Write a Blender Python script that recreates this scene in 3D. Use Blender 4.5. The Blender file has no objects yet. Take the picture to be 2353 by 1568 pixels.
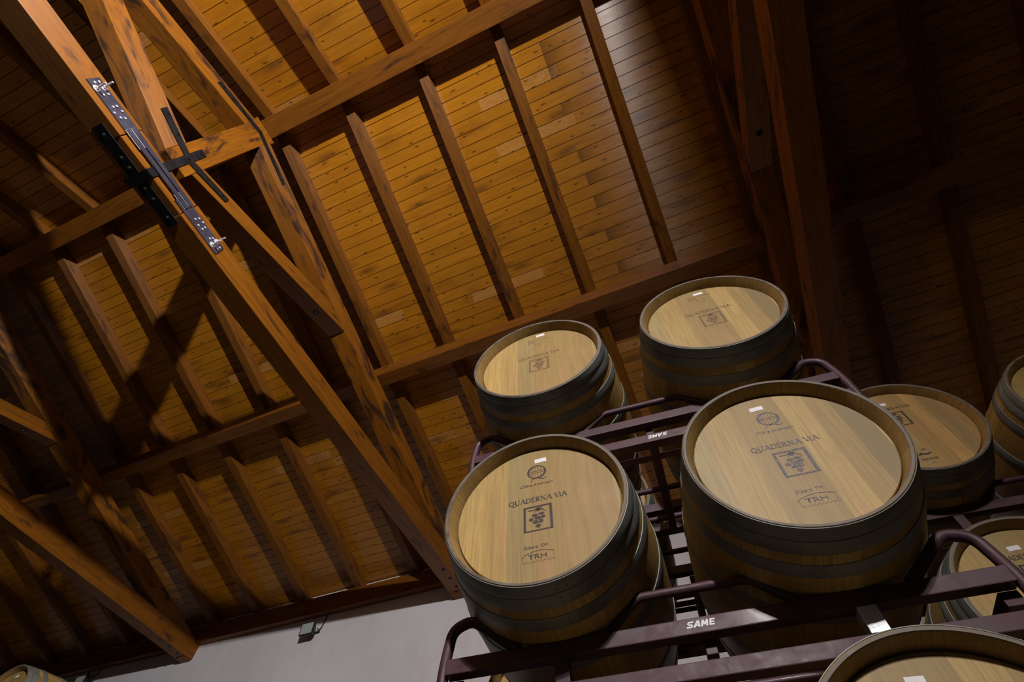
import bpy, bmesh, math, random
from mathutils import Vector, Matrix

# ------------------------------------------------------------------ camera, light, exposure
scene = bpy.context.scene
COL = scene.collection
H = 1.9                      # camera height over the floor; all coordinates below are relative to the camera
def P(x, y, z): return Vector((x, y, z + H))

cam_data = bpy.data.cameras.new('camera')
cam_data.sensor_fit = 'HORIZONTAL'; cam_data.sensor_width = 36.0
cam_data.lens = 1197.0 / 2353.0 * 36.0
cam_data.clip_start = 0.05; cam_data.clip_end = 100
cam = bpy.data.objects.new('camera', cam_data); COL.objects.link(cam)
RX = Vector((0.9175372, 0.39591055, 0.0371526))
DN = Vector((-0.32287175, 0.7962732, -0.51156898))
FW = Vector((-0.23211918, 0.45738804, 0.85843862))
cam.matrix_world = Matrix.Translation((0, 0, H)) @ Matrix((RX, -DN, -FW)).transposed().to_4x4()
scene.camera = cam

world = bpy.data.worlds.new('world'); scene.world = world; world.use_nodes = True
world.node_tree.nodes['Background'].inputs[0].default_value = (0.5, 0.55, 0.7, 1)
world.node_tree.nodes['Background'].inputs[1].default_value = 0.0

scene.view_settings.view_transform = 'Standard'
scene.view_settings.look = 'None'
scene.view_settings.gamma = 1.0
scene.view_settings.use_curve_mapping = False
scene.view_settings.exposure = 0.0

def area_lamp(name, loc, aim, power, sx, sy, color, spread=180):
    d = bpy.data.lights.new(name, 'AREA'); d.shape = 'RECTANGLE'; d.size = sx; d.size_y = sy
    d.energy = power; d.color = color; d.spread = math.radians(spread)
    o = bpy.data.objects.new(name, d); COL.objects.link(o)
    o.location = P(*loc); o.rotation_euler = Vector(aim).to_track_quat('-Z', 'Y').to_euler()
    o['label'] = 'floodlight or added fill source'; o['category'] = 'light'
    return o
MAIN = (1.2, -3.08, 3.80); MAIN_AIM = Vector((-0.985, 0.06, -0.12)).normalized()
area_lamp('floodlight_or_fill', MAIN, MAIN_AIM, 575, .12, .10, (1.0, 0.97, 0.95))
area_lamp('floodlight_or_fill', (1.28, -3.30, 3.72), (.10, .85, -.52), 34, .12, .10, (1.0, 0.95, 0.88), 110)  # added fill lamp without a fixture, brightens the barrel heads

# ------------------------------------------------------------------ materials
def new_mat(name):
    m = bpy.data.materials.new(name); m.use_nodes = True
    nt = m.node_tree; b = nt.nodes['Principled BSDF']
    return m, nt, b
class N:
    def __init__(s, nt): s.nt = nt
    def n(s, t, **k):
        x = s.nt.nodes.new(t)
        for a, v in k.items(): setattr(x, a, v)
        return x
    def l(s, a, b): s.nt.links.new(a, b)
    def math(s, op, a, b=None, c=None, clamp=False):
        x = s.n('ShaderNodeMath', operation=op); x.use_clamp = clamp
        for i, v in enumerate((a, b, c)):
            if v is None: continue
            if isinstance(v, (int, float)): x.inputs[i].default_value = v
            else: s.l(v, x.inputs[i])
        return x.outputs[0]
    def coord(s): return s.n('ShaderNodeTexCoord').outputs['Object']
    def sep(s, v):
        x = s.n('ShaderNodeSeparateXYZ'); s.l(v, x.inputs[0]); return x.outputs
    def comb(s, x=0, y=0, z=0):
        c = s.n('ShaderNodeCombineXYZ')
        for i, v in enumerate((x, y, z)):
            if isinstance(v, (int, float)): c.inputs[i].default_value = v
            else: s.l(v, c.inputs[i])
        return c.outputs[0]
    def map(s, v, sc=(1, 1, 1), off=None):
        m = s.n('ShaderNodeMapping'); m.inputs['Scale'].default_value = sc; s.l(v, m.inputs[0])
        if off is not None: s.l(off, m.inputs['Location'])
        return m.outputs[0]
    def noise(s, v, scale, detail=3, rough=.55, dist=0):
        x = s.n('ShaderNodeTexNoise'); x.inputs['Scale'].default_value = scale; x.inputs['Detail'].default_value = detail
        x.inputs['Roughness'].default_value = rough; x.inputs['Distortion'].default_value = dist; s.l(v, x.inputs['Vector'])
        return x.outputs[0]
    def white(s, v):
        x = s.n('ShaderNodeTexWhiteNoise', noise_dimensions='3D'); s.l(v, x.inputs['Vector']); return x.outputs[0]
    def ramp(s, v, stops):
        x = s.n('ShaderNodeValToRGB'); e = x.color_ramp.elements
        e[0].position, e[1].position = stops[0][0], stops[-1][0]
        def c4(c): return (c, c, c, 1) if isinstance(c, (int, float)) else (*c, 1)
        e[0].color, e[1].color = c4(stops[0][1]), c4(stops[-1][1])
        for p, c in stops[1:-1]: e.new(p).color = c4(c)
        s.l(v, x.inputs[0]); return x.outputs[0]
    def mix(s, f, a, b, mode='MIX'):
        x = s.n('ShaderNodeMix', data_type='RGBA', blend_type=mode)
        for sock, v in ((x.inputs[0], f), (x.inputs[6], a), (x.inputs[7], b)):
            if isinstance(v, (int, float)): sock.default_value = v
            elif isinstance(v, tuple): sock.default_value = (*v, 1)
            else: s.l(v, sock)
        return x.outputs[2]
    def bump(s, h, strength, dist, b):
        x = s.n('ShaderNodeBump'); x.inputs['Strength'].default_value = strength; x.inputs['Distance'].default_value = dist
        s.l(h, x.inputs['Height']); s.l(x.outputs[0], b.inputs['Normal'])
    def brushed(s, b, amount, axis=(1, 0, 0), rot=0.0):
        c = s.n('ShaderNodeCombineXYZ')
        for i in range(3): c.inputs[i].default_value = axis[i]
        t = s.n('ShaderNodeVectorTransform', vector_type='VECTOR', convert_from='OBJECT', convert_to='WORLD'); s.l(c.outputs[0], t.inputs[0])
        s.l(t.outputs[0], b.inputs['Tangent']); b.inputs['Anisotropic'].default_value = amount; b.inputs['Anisotropic Rotation'].default_value = rot
    def rnd(s): return s.n('ShaderNodeObjectInfo').outputs['Random']

def timber(name, base, dark, rough=.36, blotch=.62, scale=1.0):
    """sawn, stained timber: grain along local X, dark blotches and knots"""
    m, nt, b = new_mat(name); k = N(nt)
    co = k.coord(); r = k.rnd()
    off = k.comb(k.math('MULTIPLY', r, 37.0), k.math('MULTIPLY', r, 11.0), 0)
    v = k.map(co, (1, 1, 1), off)
    g = k.noise(k.map(v, (1.1*scale, 16*scale, 16*scale)), 2.2, 4, .6, .6)
    fine = k.noise(k.map(v, (2.5, 70, 70)), 3.0, 2, .6, .2)
    col = k.ramp(g, [(.25, tuple(c*.55 for c in base)), (.5, base), (.8, tuple(min(1, c*1.35) for c in base))])
    col = k.mix(k.math('MULTIPLY', fine, .45), col, tuple(c*.35 for c in base))
    bl = k.noise(k.map(v, (1.1, 3.2, 3.2)), 1.6, 4, .6, .8)
    col = k.mix(k.ramp(bl, [(blotch, 0.0), (blotch+.12, .92)]), col, dark)
    vo = k.n('ShaderNodeTexVoronoi', feature='F1'); vo.inputs['Scale'].default_value = 1.0
    k.l(k.map(v, (2.2, 7, 7)), vo.inputs['Vector'])
    kn = k.ramp(vo.outputs['Distance'], [(.05, 1.0), (.17, 0.0)])
    col = k.mix(k.math('MULTIPLY', kn, .8), col, dark)
    k.l(col, b.inputs['Base Color'])
    k.l(k.ramp(g, [(.3, rough+.14), (.7, rough)]), b.inputs['Roughness'])
    k.bump(g, .10, .003, b)
    k.brushed(b, .8, rot=.25); b.inputs['Specular IOR Level'].default_value = .3
    return m

def deck_material():
    """ceiling boards: local x along the board, y down the slope, one board every 0.128 m"""
    m, nt, b = new_mat('stained_ceiling_boards'); k = N(nt)
    co = k.coord(); X, Y, Z = k.sep(co)
    idx = k.math('FLOOR', k.math('DIVIDE', k.math('SUBTRACT', Y, PH), PW))
    r1 = k.white(k.comb(idx, 3.7, 0))
    seg = k.math('FLOOR', k.math('ADD', k.math('DIVIDE', X, 60.0), k.math('MULTIPLY', k.math('FLOOR', k.math('MULTIPLY', r1, 4)), .25)))
    r2 = k.white(k.comb(idx, seg, 9.1)); r3 = k.white(k.comb(seg, idx, 4.3))
    v = k.comb(k.math('ADD', X, k.math('MULTIPLY', r2, 50)), k.math('ADD', Y, k.math('MULTIPLY', r2, 13)), 0)
    g = k.noise(k.map(v, (1.0, 18, 1)), 2.0, 4, .6, .8)
    base = (.46, .178, .009)
    col = k.ramp(g, [(.2, (.34, .115, .006)), (.5, base), (.85, (.54, .215, .013))])
    col = k.mix(k.math('MULTIPLY', r2, .38), col, (.31, .105, .006))
    # large weathered clouds
    cl = k.noise(k.map(co, (.7, 1.6, 1)), 1.6, 4, .6)
    col = k.mix(k.ramp(cl, [(.52, 0.0), (.74, .6)]), col, (.17, .052, .006))
    # pale dusty boards (whole pieces between two rafters) with brush streaks
    bay = k.math('FLOOR', k.math('DIVIDE', k.math('ADD', X, .36-.45+8.95), .895))
    rb = k.white(k.comb(idx, bay, 2.2))
    dust = k.math('MULTIPLY', k.math('GREATER_THAN', rb, .955), k.ramp(k.noise(k.map(v, (2.5, 5, 1)), 3.5, 4, .7, 1.5), [(.35, .1), (.7, .55)]))
    col = k.mix(dust, col, (.60, .33, .13))
    # knots
    vo = k.n('ShaderNodeTexVoronoi', feature='F1', voronoi_dimensions='2D'); vo.inputs['Scale'].default_value = 1.0
    k.l(k.map(k.comb(k.math('ADD', k.sep(v)[0], k.math('MULTIPLY', k.noise(v, 9.0, 2), .12)), k.sep(v)[1], 0), (3.6, 9.5, 1)), vo.inputs['Vector'])
    kn = k.ramp(vo.outputs['Distance'], [(.03, 1.0), (.12, 0.0)])
    on = k.math('GREATER_THAN', k.sep(vo.outputs['Color'])[0], .50)
    col = k.mix(k.math('MULTIPLY', k.math('MULTIPLY', kn, on), .85), col, (.06, .018, .004))
    vb = k.n('ShaderNodeTexVoronoi', feature='F1', voronoi_dimensions='2D'); vb.inputs['Scale'].default_value = 1.0
    k.l(k.map(v, (1.5, 5.5, 1)), vb.inputs['Vector'])
    hb = k.ramp(vb.outputs['Distance'], [(.05, .65), (.32, 0.0)])
    on2 = k.math('GREATER_THAN', k.sep(vb.outputs['Color'])[1], .70)
    col = k.mix(k.math('MULTIPLY', hb, on2), col, (.10, .035, .009))
    # shrinkage groove between boards, dark with dirt
    fr = k.math('FRACT', k.math('DIVIDE', k.math('SUBTRACT', Y, PH), PW))
    edge = k.math('MINIMUM', fr, k.math('SUBTRACT', 1.0, fr))
    col = k.mix(k.ramp(edge, [(.012, .92), (.035, 0.0)]), col, (.05, .015, .004))
    sx = k.math('FRACT', k.math('ADD', k.math('DIVIDE', X, 60.0), k.math('MULTIPLY', k.math('FLOOR', k.math('MULTIPLY', r1, 4)), .25)))
    col = k.mix(k.ramp(sx, [(.0, .6), (.0001, 0.0)]), col, (.05, .015, .004))
    k.l(col, b.inputs['Base Color'])
    k.l(k.ramp(k.noise(k.map(v, (1.5, 9, 1)), 2.5, 3), [(.3, .27), (.7, .36)]), b.inputs['Roughness'])
    k.bump(g, .12, .002, b)
    k.brushed(b, .95, rot=.25); b.inputs['Specular IOR Level'].default_value = .9
    return m
PW, PH = .128, .048

def plaster():
    m, nt, b = new_mat('white_plaster'); k = N(nt); co = k.coord()
    n1 = k.noise(co, .8, 4); n2 = k.noise(k.map(co, (1, 1, .35)), 3.0, 4, .6)
    col = k.ramp(n1, [(.35, (.80, .765, .80)), (.65, (.90, .865, .90))])
    col = k.mix(k.ramp(n2, [(.55, 0.0), (.75, .25)]), col, (.60, .55, .54))
    k.l(col, b.inputs['Base Color']); b.inputs['Roughness'].default_value = .8
    k.bump(k.noise(co, 14, 4), .25, .004, b)
    return m

def head_material(name, tint=(1, 1, 1), seed=0.0):
    """oak barrel head: vertical boards (local z), different tones"""
    m, nt, b = new_mat(name); k = N(nt)
    co = k.coord(); X, Y, Z = k.sep(co)
    w = k.math('ADD', k.math('MULTIPLY', k.noise(k.comb(k.math('MULTIPLY', X, 5.0), seed, 0), 1.0, 0), .10), X)
    idx = k.math('FLOOR', k.math('DIVIDE', k.math('ADD', w, seed+20.0), .075))
    r = k.white(k.comb(idx, seed+.3, 1.0)); r2 = k.white(k.comb(idx, seed+5.3, 2.0))
    v = k.comb(k.math('ADD', X, k.math('MULTIPLY', r, 9)), Y, k.math('ADD', Z, k.math('MULTIPLY', r2, 9)))
    g = k.noise(k.map(v, (60, 1, 2.2)), 2.0, 3, .6, .3)
    def T(c): return tuple(c[i]*tint[i] for i in range(3))
    col = k.mix(k.math('LESS_THAN', r2, .30), T((.44, .295, .092)), T((.35, .265, .102)))
    col = k.mix(1.0, col, k.ramp(r, [(.0, .58), (1.0, 1.14)]), 'MULTIPLY')
    col = k.mix(k.ramp(g, [(.36, .55), (.60, 0.0)]), col, T((.24, .135, .045)))
    fl = k.noise(k.map(v, (16, 1, 26)), 1.5, 3, .7, 2.2)      # medullary flecks
    col = k.mix(k.math('MULTIPLY', k.ramp(fl, [(.60, 0.0), (.72, .40)]), k.math('GREATER_THAN', r2, .45)), col, T((.26, .15, .06)))
    pk = k.noise(k.map(v, (9, 1, 3)), 1.3, 3)
    col = k.mix(k.ramp(pk, [(.55, 0.0), (.75, .35)]), col, T((.50, .25, .13)))
    k.l(col, b.inputs['Base Color']); b.inputs['Roughness'].default_value = .55
    k.bump(g, .15, .001, b)
    return m

def stave_material(name, inner=False):
    m, nt, b = new_mat(name); k = N(nt)
    co = k.coord(); X, Y, Z = k.sep(co)
    ang = k.math('ARCTAN2', X, Z)
    t = k.math('MULTIPLY', ang, 28/ (2*math.pi))
    idx = k.math('FLOOR', t); r = k.white(k.comb(idx, 1.5, 7)); fr = k.math('FRACT', t)
    e = k.math('MINIMUM', fr, k.math('SUBTRACT', 1.0, fr))
    v = k.comb(k.math('MULTIPLY', ang, 2.2), k.math('ADD', Y, k.math('MULTIPLY', r, 7)), r)
    g = k.noise(k.map(v, (9, 1.3, 1)), 2.5, 4, .6, .4)
    if inner:
        col = k.ramp(r, [(0, (.27, .165, .045)), (1, (.34, .215, .065))])  # inner rim oak darkened: shade inside the rim put into the colour
    else:
        col = k.ramp(r, [(0, (.35, .215, .050)), (.5, (.44, .285, .075)), (1, (.53, .36, .115))])
    col = k.mix(k.ramp(g, [(.38, .5), (.62, 0.0)]), col, (.17, .085, .03))
    st = k.noise(k.map(co, (4, 5, 4)), 1.2, 4, .65)
    col = k.mix(k.ramp(st, [(.52, 0.0), (.72, .45)]), col, (.08, .045, .02))
    col = k.mix(k.ramp(e, [(.006, .35), (.02, 0.0)]), col, (.09, .05, .02))
    k.l(col, b.inputs['Base Color']); b.inputs['Roughness'].default_value = .5
    k.bump(g, .2, .002, b)
    return m

def metal(name, col, rough, met=1.0, mott=.4, sc=6, coat=0):
    m, nt, b = new_mat(name); k = N(nt); co = k.coord()
    n = k.noise(co, sc, 4, .65, .5)
    k.l(k.ramp(n, [(.3, tuple(c*(1-mott) for c in col)), (.7, tuple(min(1, c*(1+mott*.5)) for c in col))]), b.inputs['Base Color'])
    b.inputs['Metallic'].default_value = met
    k.l(k.ramp(n, [(.3, rough*.8), (.7, min(1, rough*1.25))]), b.inputs['Roughness'])
    b.inputs['Coat Weight'].default_value = coat; b.inputs['Coat Roughness'].default_value = .12
    k.bump(k.noise(co, sc*9, 3), .12, .001, b)
    return m
def flat(name, col, rough=.7, met=0, emit=0):
    m, nt, b = new_mat(name); k = N(nt)
    n = k.noise(k.coord(), 9, 3)
    k.l(k.ramp(n, [(.3, tuple(c*.88 for c in col)), (.7, tuple(min(1, c*1.08) for c in col))]), b.inputs['Base Color'])
    b.inputs['Roughness'].default_value = rough; b.inputs['Metallic'].default_value = met
    if emit: b.inputs['Emission Color'].default_value = (1, .97, .95, 1); b.inputs['Emission Strength'].default_value = emit
    return m

def ink(name, col, wear):
    """branded ink, worn away in specks: alpha-less, mixed toward the oak tone"""
    m, nt, b = new_mat(name); k = N(nt); co = k.coord()
    n = k.noise(co, 260, 3, .7)
    k.l(k.mix(k.ramp(n, [(.5, 0.0), (.62, wear)]), col, (.40, .26, .11)), b.inputs['Base Color'])
    b.inputs['Roughness'].default_value = .6
    return m

M = {}
M['timber'] = timber('stained_timber', (.265, .090, .008), (.040, .016, .012), blotch=.58)
M['purlin'] = timber('dark_purlin_timber', (.23, .078, .010), (.035, .016, .012))
M['timber_pr'] = timber('blotched_timber', (.30, .102, .009), (.04, .018, .013), blotch=.51)
M['rafter'] = timber('rafter_timber', (.22, .078, .010), (.06, .024, .012), blotch=.57)
M['deck'] = deck_material()
M['plaster'] = plaster()
M['concrete'] = flat('dark_concrete', (.015, .015, .014), .8)
M['render'] = flat('dim_render', (.06, .057, .053), .85)
M['head'] = head_material('oak_head')
M['head2'] = head_material('oak_head_striped', (.93, .93, .90), 2.4)
M['head3'] = head_material('oak_head_pinkish', (.95, .86, .80), 4.1)
M['staves'] = stave_material('oak_staves')
M['chime'] = stave_material('shaded_oak_chime', True)
M['hoop'] = metal('galvanised_hoop', (.20, .21, .195), .5, .12, .5, 5)
M['rim'] = metal('grimy_rim', (.17, .13, .10), .6, 0, .5, 20)
M['hoopline'] = metal('hoop_edge', (.5, .5, .5), .3, 1.0, .2, 8)
M['paint'] = metal('maroon_paint', (.066, .024, .036), .55, .1, .4, 14, .06)
M['steel'] = metal('blued_steel', (.13, .13, .20), .42, .8, .25, 5)
M['weld'] = metal('weld_bead', (.30, .29, .30), .5, .9, .4, 40)
M['iron'] = metal('black_iron', (.022, .022, .024), .5, .6, .3, 10)
M['zinc'] = metal('zinc_bolt', (.70, .71, .76), .30, .35, .1, 10)
M['black'] = flat('black_housing', (.018, .02, .022), .45)
M['glass'] = flat('frosted_lens', (.50, .55, .54), .2)
M['tape'] = metal('silver_tape', (.80, .82, .90), .30, .6, .2, 30)
M['paper'] = flat('white_paper', (.82, .80, .82), .6)
M['pencil'] = flat('pencil_mark', (.35, .36, .42), .7)
M['yellow'] = flat('yellow_sticker', (.62, .55, .22), .6)
M['ink'] = ink('dark_ink', (.030, .016, .018), .12)
M['ink_blue'] = ink('blue_ink', (.045, .050, .095), .8)
M['ink_brown'] = ink('brown_ink', (.13, .062, .035), .5)
M['ink_faint'] = ink('faint_ink', (.17, .10, .06), .8)
M['letter_white'] = flat('white_lettering', (.75, .75, .80), .5)

# ------------------------------------------------------------------ object helpers
def link(name, me, mat, parent=None, mw=None):
    o = bpy.data.objects.new(name, me); COL.objects.link(o)
    if mat is not None and not me.materials:
        for mm in (mat if isinstance(mat, (list, tuple)) else [mat]): me.materials.append(mm)
    if parent is not None: o.parent = parent
    if mw is not None: o.matrix_local = mw
    return o
def empty(name, mw, label=None, cat=None, group=None):
    o = bpy.data.objects.new(name, None); COL.objects.link(o); o.matrix_world = mw
    o.empty_display_size = .1
    return tag(o, label, cat, group)
def tag(o, label=None, cat=None, group=None, kind=None):
    if label: o['label'] = label
    if cat: o['category'] = cat
    if group: o['group'] = group
    if kind: o['kind'] = kind
    return o
def mesh(name, bm, smooth=False):
    bmesh.ops.recalc_face_normals(bm, faces=bm.faces)
    me = bpy.data.meshes.new(name); bm.to_mesh(me); bm.free()
    if smooth:
        for p in me.polygons: p.use_smooth = True
        me.set_sharp_from_angle(angle=math.radians(35))
    return me
def box(bm, x0, x1, y0, y1, z0, z1, bev=0.0):
    vs = [bm.verts.new(c) for c in ((x0,y0,z0),(x1,y0,z0),(x1,y1,z0),(x0,y1,z0),(x0,y0,z1),(x1,y0,z1),(x1,y1,z1),(x0,y1,z1))]
    fs = [bm.faces.new([vs[i] for i in f]) for f in ((0,3,2,1),(4,5,6,7),(0,1,5,4),(1,2,6,5),(2,3,7,6),(3,0,4,7))]
    if bev:
        es = {e for f in fs for e in f.edges}
        bmesh.ops.bevel(bm, geom=list(es), offset=bev, segments=2, affect='EDGES', profile=.6)
def frame(o, x, y):
    """matrix with origin o, x axis along x, y axis near y"""
    x = Vector(x).normalized(); z = x.cross(Vector(y)).normalized(); y = z.cross(x)
    return Matrix.Translation(o) @ Matrix((x, y, z)).transposed().to_4x4()
def beam_mesh(name, L, w, h, bev=.006, wob=.0):
    """local x along the beam 0..L, y centred width, z 0..h"""
    bm = bmesh.new(); box(bm, 0, L, -w/2, w/2, 0, h, bev)
    return mesh(name, bm)
def prism(name, pts, x0, x1, parent, mat, bev=.006, inv_parent=Matrix()):
    """polygon in the truss plane (Y,Z), extruded X from x0 to x1; local x runs along the longest side so the grain follows it"""
    a = max(range(len(pts)), key=lambda i: (Vector(pts[i])-Vector(pts[(i+1) % len(pts)])).length)
    p, q = pts[a], pts[(a+1) % len(pts)]
    o = Vector((x0, p[0], p[1])); d = Vector((0, q[0]-p[0], q[1]-p[1]))
    mw = frame(o, d, (1, 0, 0)); inv = mw.inverted()
    bm = bmesh.new()
    A = [bm.verts.new(inv @ Vector((x0, y, z))) for y, z in pts]; B = [bm.verts.new(inv @ Vector((x1, y, z))) for y, z in pts]
    fs = [bm.faces.new(A), bm.faces.new(B[::-1])]
    for i in range(len(pts)): j = (i+1) % len(pts); fs.append(bm.faces.new((A[i], B[i], B[j], A[j])))
    if bev: bmesh.ops.bevel(bm, geom=list(bm.edges), offset=bev, segments=2, affect='EDGES', profile=.6)
    return link(name, mesh(name, bm), mat, parent, inv_parent @ mw)
def tube_bm(bm, pts, r, seg=14, closed=False, caps=True):
    pts = [Vector(p) for p in pts]; n = len(pts); rings = []
    up = None
    for i, p in enumerate(pts):
        t = ((pts[min(i+1, n-1)]-p).normalized() + (p-pts[max(i-1, 0)]).normalized()).normalized()
        if up is None:
            up = Vector((0, 0, 1)) if abs(t.z) < .9 else Vector((0, 1, 0))
        s = t.cross(up).normalized(); up = s.cross(t).normalized()
        rings.append([bm.verts.new(p + (s*math.cos(a)+up*math.sin(a))*r) for a in [2*math.pi*k/seg for k in range(seg)]])
    for a, b in zip(rings, rings[1:]):
        for k in range(seg): bm.faces.new((a[k], a[(k+1) % seg], b[(k+1) % seg], b[k]))
    if caps: bm.faces.new(rings[0]); bm.faces.new(rings[-1][::-1])
def smooth_path(pts, rad=.03, n=6):
    """round the corners of a polyline"""
    pts = [Vector(p) for p in pts]; out = [pts[0]]
    for a, b, c in zip(pts, pts[1:], pts[2:]):
        r = min(rad, (a-b).length*.45, (c-b).length*.45)
        p = b+(a-b).normalized()*r; q = b+(c-b).normalized()*r
        for i in range(n+1):
            t = i/n; out.append(p*(1-t)**2 + b*2*t*(1-t) + q*t*t)
    out.append(pts[-1]); return out
def lathe_bm(bm, prof, seg=96, close=False):
    """profile (y, r) spun about local y"""
    rings = []
    for y, r in prof:
        if r < 1e-6: rings.append([bm.verts.new((0, y, 0))])
        else: rings.append([bm.verts.new((r*math.sin(2*math.pi*k/seg), y, r*math.cos(2*math.pi*k/seg))) for k in range(seg)])
    prs = list(zip(rings, rings[1:]))
    if close: prs.append((rings[-1], rings[0]))
    for a, b in prs:
        for k in range(seg):
            j = (k+1) % seg
            if len(a) == 1: bm.faces.new((a[0], b[k], b[j]))
            elif len(b) == 1: bm.faces.new((a[k], a[j], b[0]))
            else: bm.faces.new((a[k], a[j], b[j], b[k]))
def bolt_bm(bm, c, nrm, r=.011, h=.010, washer=True, shank=0.0):
    c = Vector(c); q = Vector(nrm).to_track_quat('Z', 'Y').to_matrix()
    def cyl(z0, z1, rr, seg):
        a = [bm.verts.new(c+q@Vector((rr*math.cos(2*math.pi*k/seg), rr*math.sin(2*math.pi*k/seg), z0))) for k in range(seg)]
        b = [bm.verts.new(c+q@Vector((rr*.93*math.cos(2*math.pi*k/seg), rr*.93*math.sin(2*math.pi*k/seg), z1))) for k in range(seg)]
        bm.faces.new(a[::-1]); bm.faces.new(b)
        for k in range(seg): bm.faces.new((a[k], a[(k+1) % seg], b[(k+1) % seg], b[k]))
    if washer: cyl(0, .003, r*1.75, 16)
    cyl(.002, h, r, 6)
    if shank: cyl(h-.002, h+shank, r*.5, 10)
def bolt(parent, c, nrm, mat, name='bolt', **k):
    bm = bmesh.new(); bolt_bm(bm, (0, 0, 0), (0, 0, 1), **k)
    mw = Matrix.Translation(c) @ Vector(nrm).to_track_quat('Z', 'Y').to_matrix().to_4x4()
    return link(name, mesh(name, bm, True), mat, parent, mw)

# ------------------------------------------------------------------ setting
KS = .314                      # roof pitch
YR, ZRAFT, ZDECK = -.30, 6.216, 6.363
XL, XR = -16.6, 10.3
YW, YB = 5.38, -5.98
TH = math.atan(KS)
def roof_frame(side, z0, x0=0.0):
    d = Vector((0, side*math.cos(TH), -math.sin(TH)))
    return frame(P(x0, YR, z0), (1, 0, 0), d)
def deck(side, name, label):
    bm = bmesh.new(); L = 5.92*math.sqrt(1+KS*KS)
    prof = [(0, 0)]; y = PH
    while y < L:
        prof += [(y-.0035, 0), (y, .007), (y+.0035, 0)]; y += PW
    prof.append((L, 0))
    s = side
    # local z of the slope frame: up for side=+1, down for side=-1
    lo = [[bm.verts.new((x, y, z*s)) for y, z in prof] for x in (XL, XR)]
    for a in range(len(prof)-1): bm.faces.new((lo[0][a], lo[1][a], lo[1][a+1], lo[0][a+1]))
    hi = [[bm.verts.new((x, y, s*.03)) for y in (0, L)] for x in (XL, XR)]
    bm.faces.new((hi[0][0], hi[0][1], hi[1][1], hi[1][0]))
    for i in (0, 1): bm.faces.new(lo[i] + hi[i][::-1])
    bm.faces.new((lo[0][0], lo[1][0], hi[1][0], hi[0][0])); bm.faces.new((lo[0][-1], lo[1][-1], hi[1][1], hi[0][1]))
    o = link(name, mesh(name, bm), M['deck'], None, roof_frame(side, ZDECK))
    return tag(o, label, 'ceiling', kind='structure')
deck(1, 'ceiling', 'varnished pine board ceiling of the slope that falls to the white wall')
deck(-1, 'ceiling', 'varnished pine board ceiling of the slope above the ridge beam, top left')
def slab(name, x0, x1, y0, y1, z0, z1, mat, label, cat):
    bm = bmesh.new(); box(bm, x0, x1, y0, y1, z0+H, z1+H)
    return tag(link(name, mesh(name, bm), mat), label, cat, kind='structure')
slab('floor', XL, XR, YB, YW, -H-.1, -H, M['concrete'], 'grey concrete floor of the cellar, below the frame', 'floor')
slab('wall_back', XL, XR, YW, YW+.3, -H, 4.56, M['plaster'], 'white plastered wall under the eaves, bottom left', 'wall')
slab('wall_front', XL, XR, YB-.3, YB, -H, 4.56, M['render'], 'grey rendered wall behind the viewer', 'wall')
for nm, x in (('wall_left', XL-.3), ('wall_right', XR)):
    bm = bmesh.new(); zz = ZDECK+H
    pts = [(YB-.3, 0), (YW+.3, 0), (YW+.3, zz-KS*(YW+.3-YR)), (YR, zz), (YB-.3, zz-KS*(YR-YB+.3))]
    A = [bm.verts.new((x, *p)) for p in pts]; B = [bm.verts.new((x+.3, *p)) for p in pts]
    bm.faces.new(A); bm.faces.new(B[::-1])
    for i in range(5): bm.faces.new((A[i], A[(i+1) % 5], B[(i+1) % 5], B[i]))
    tag(link(nm, mesh(nm, bm), M['render']), 'grey rendered gable wall at the %s end of the hall' % nm[5:], 'wall', kind='structure')

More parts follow.
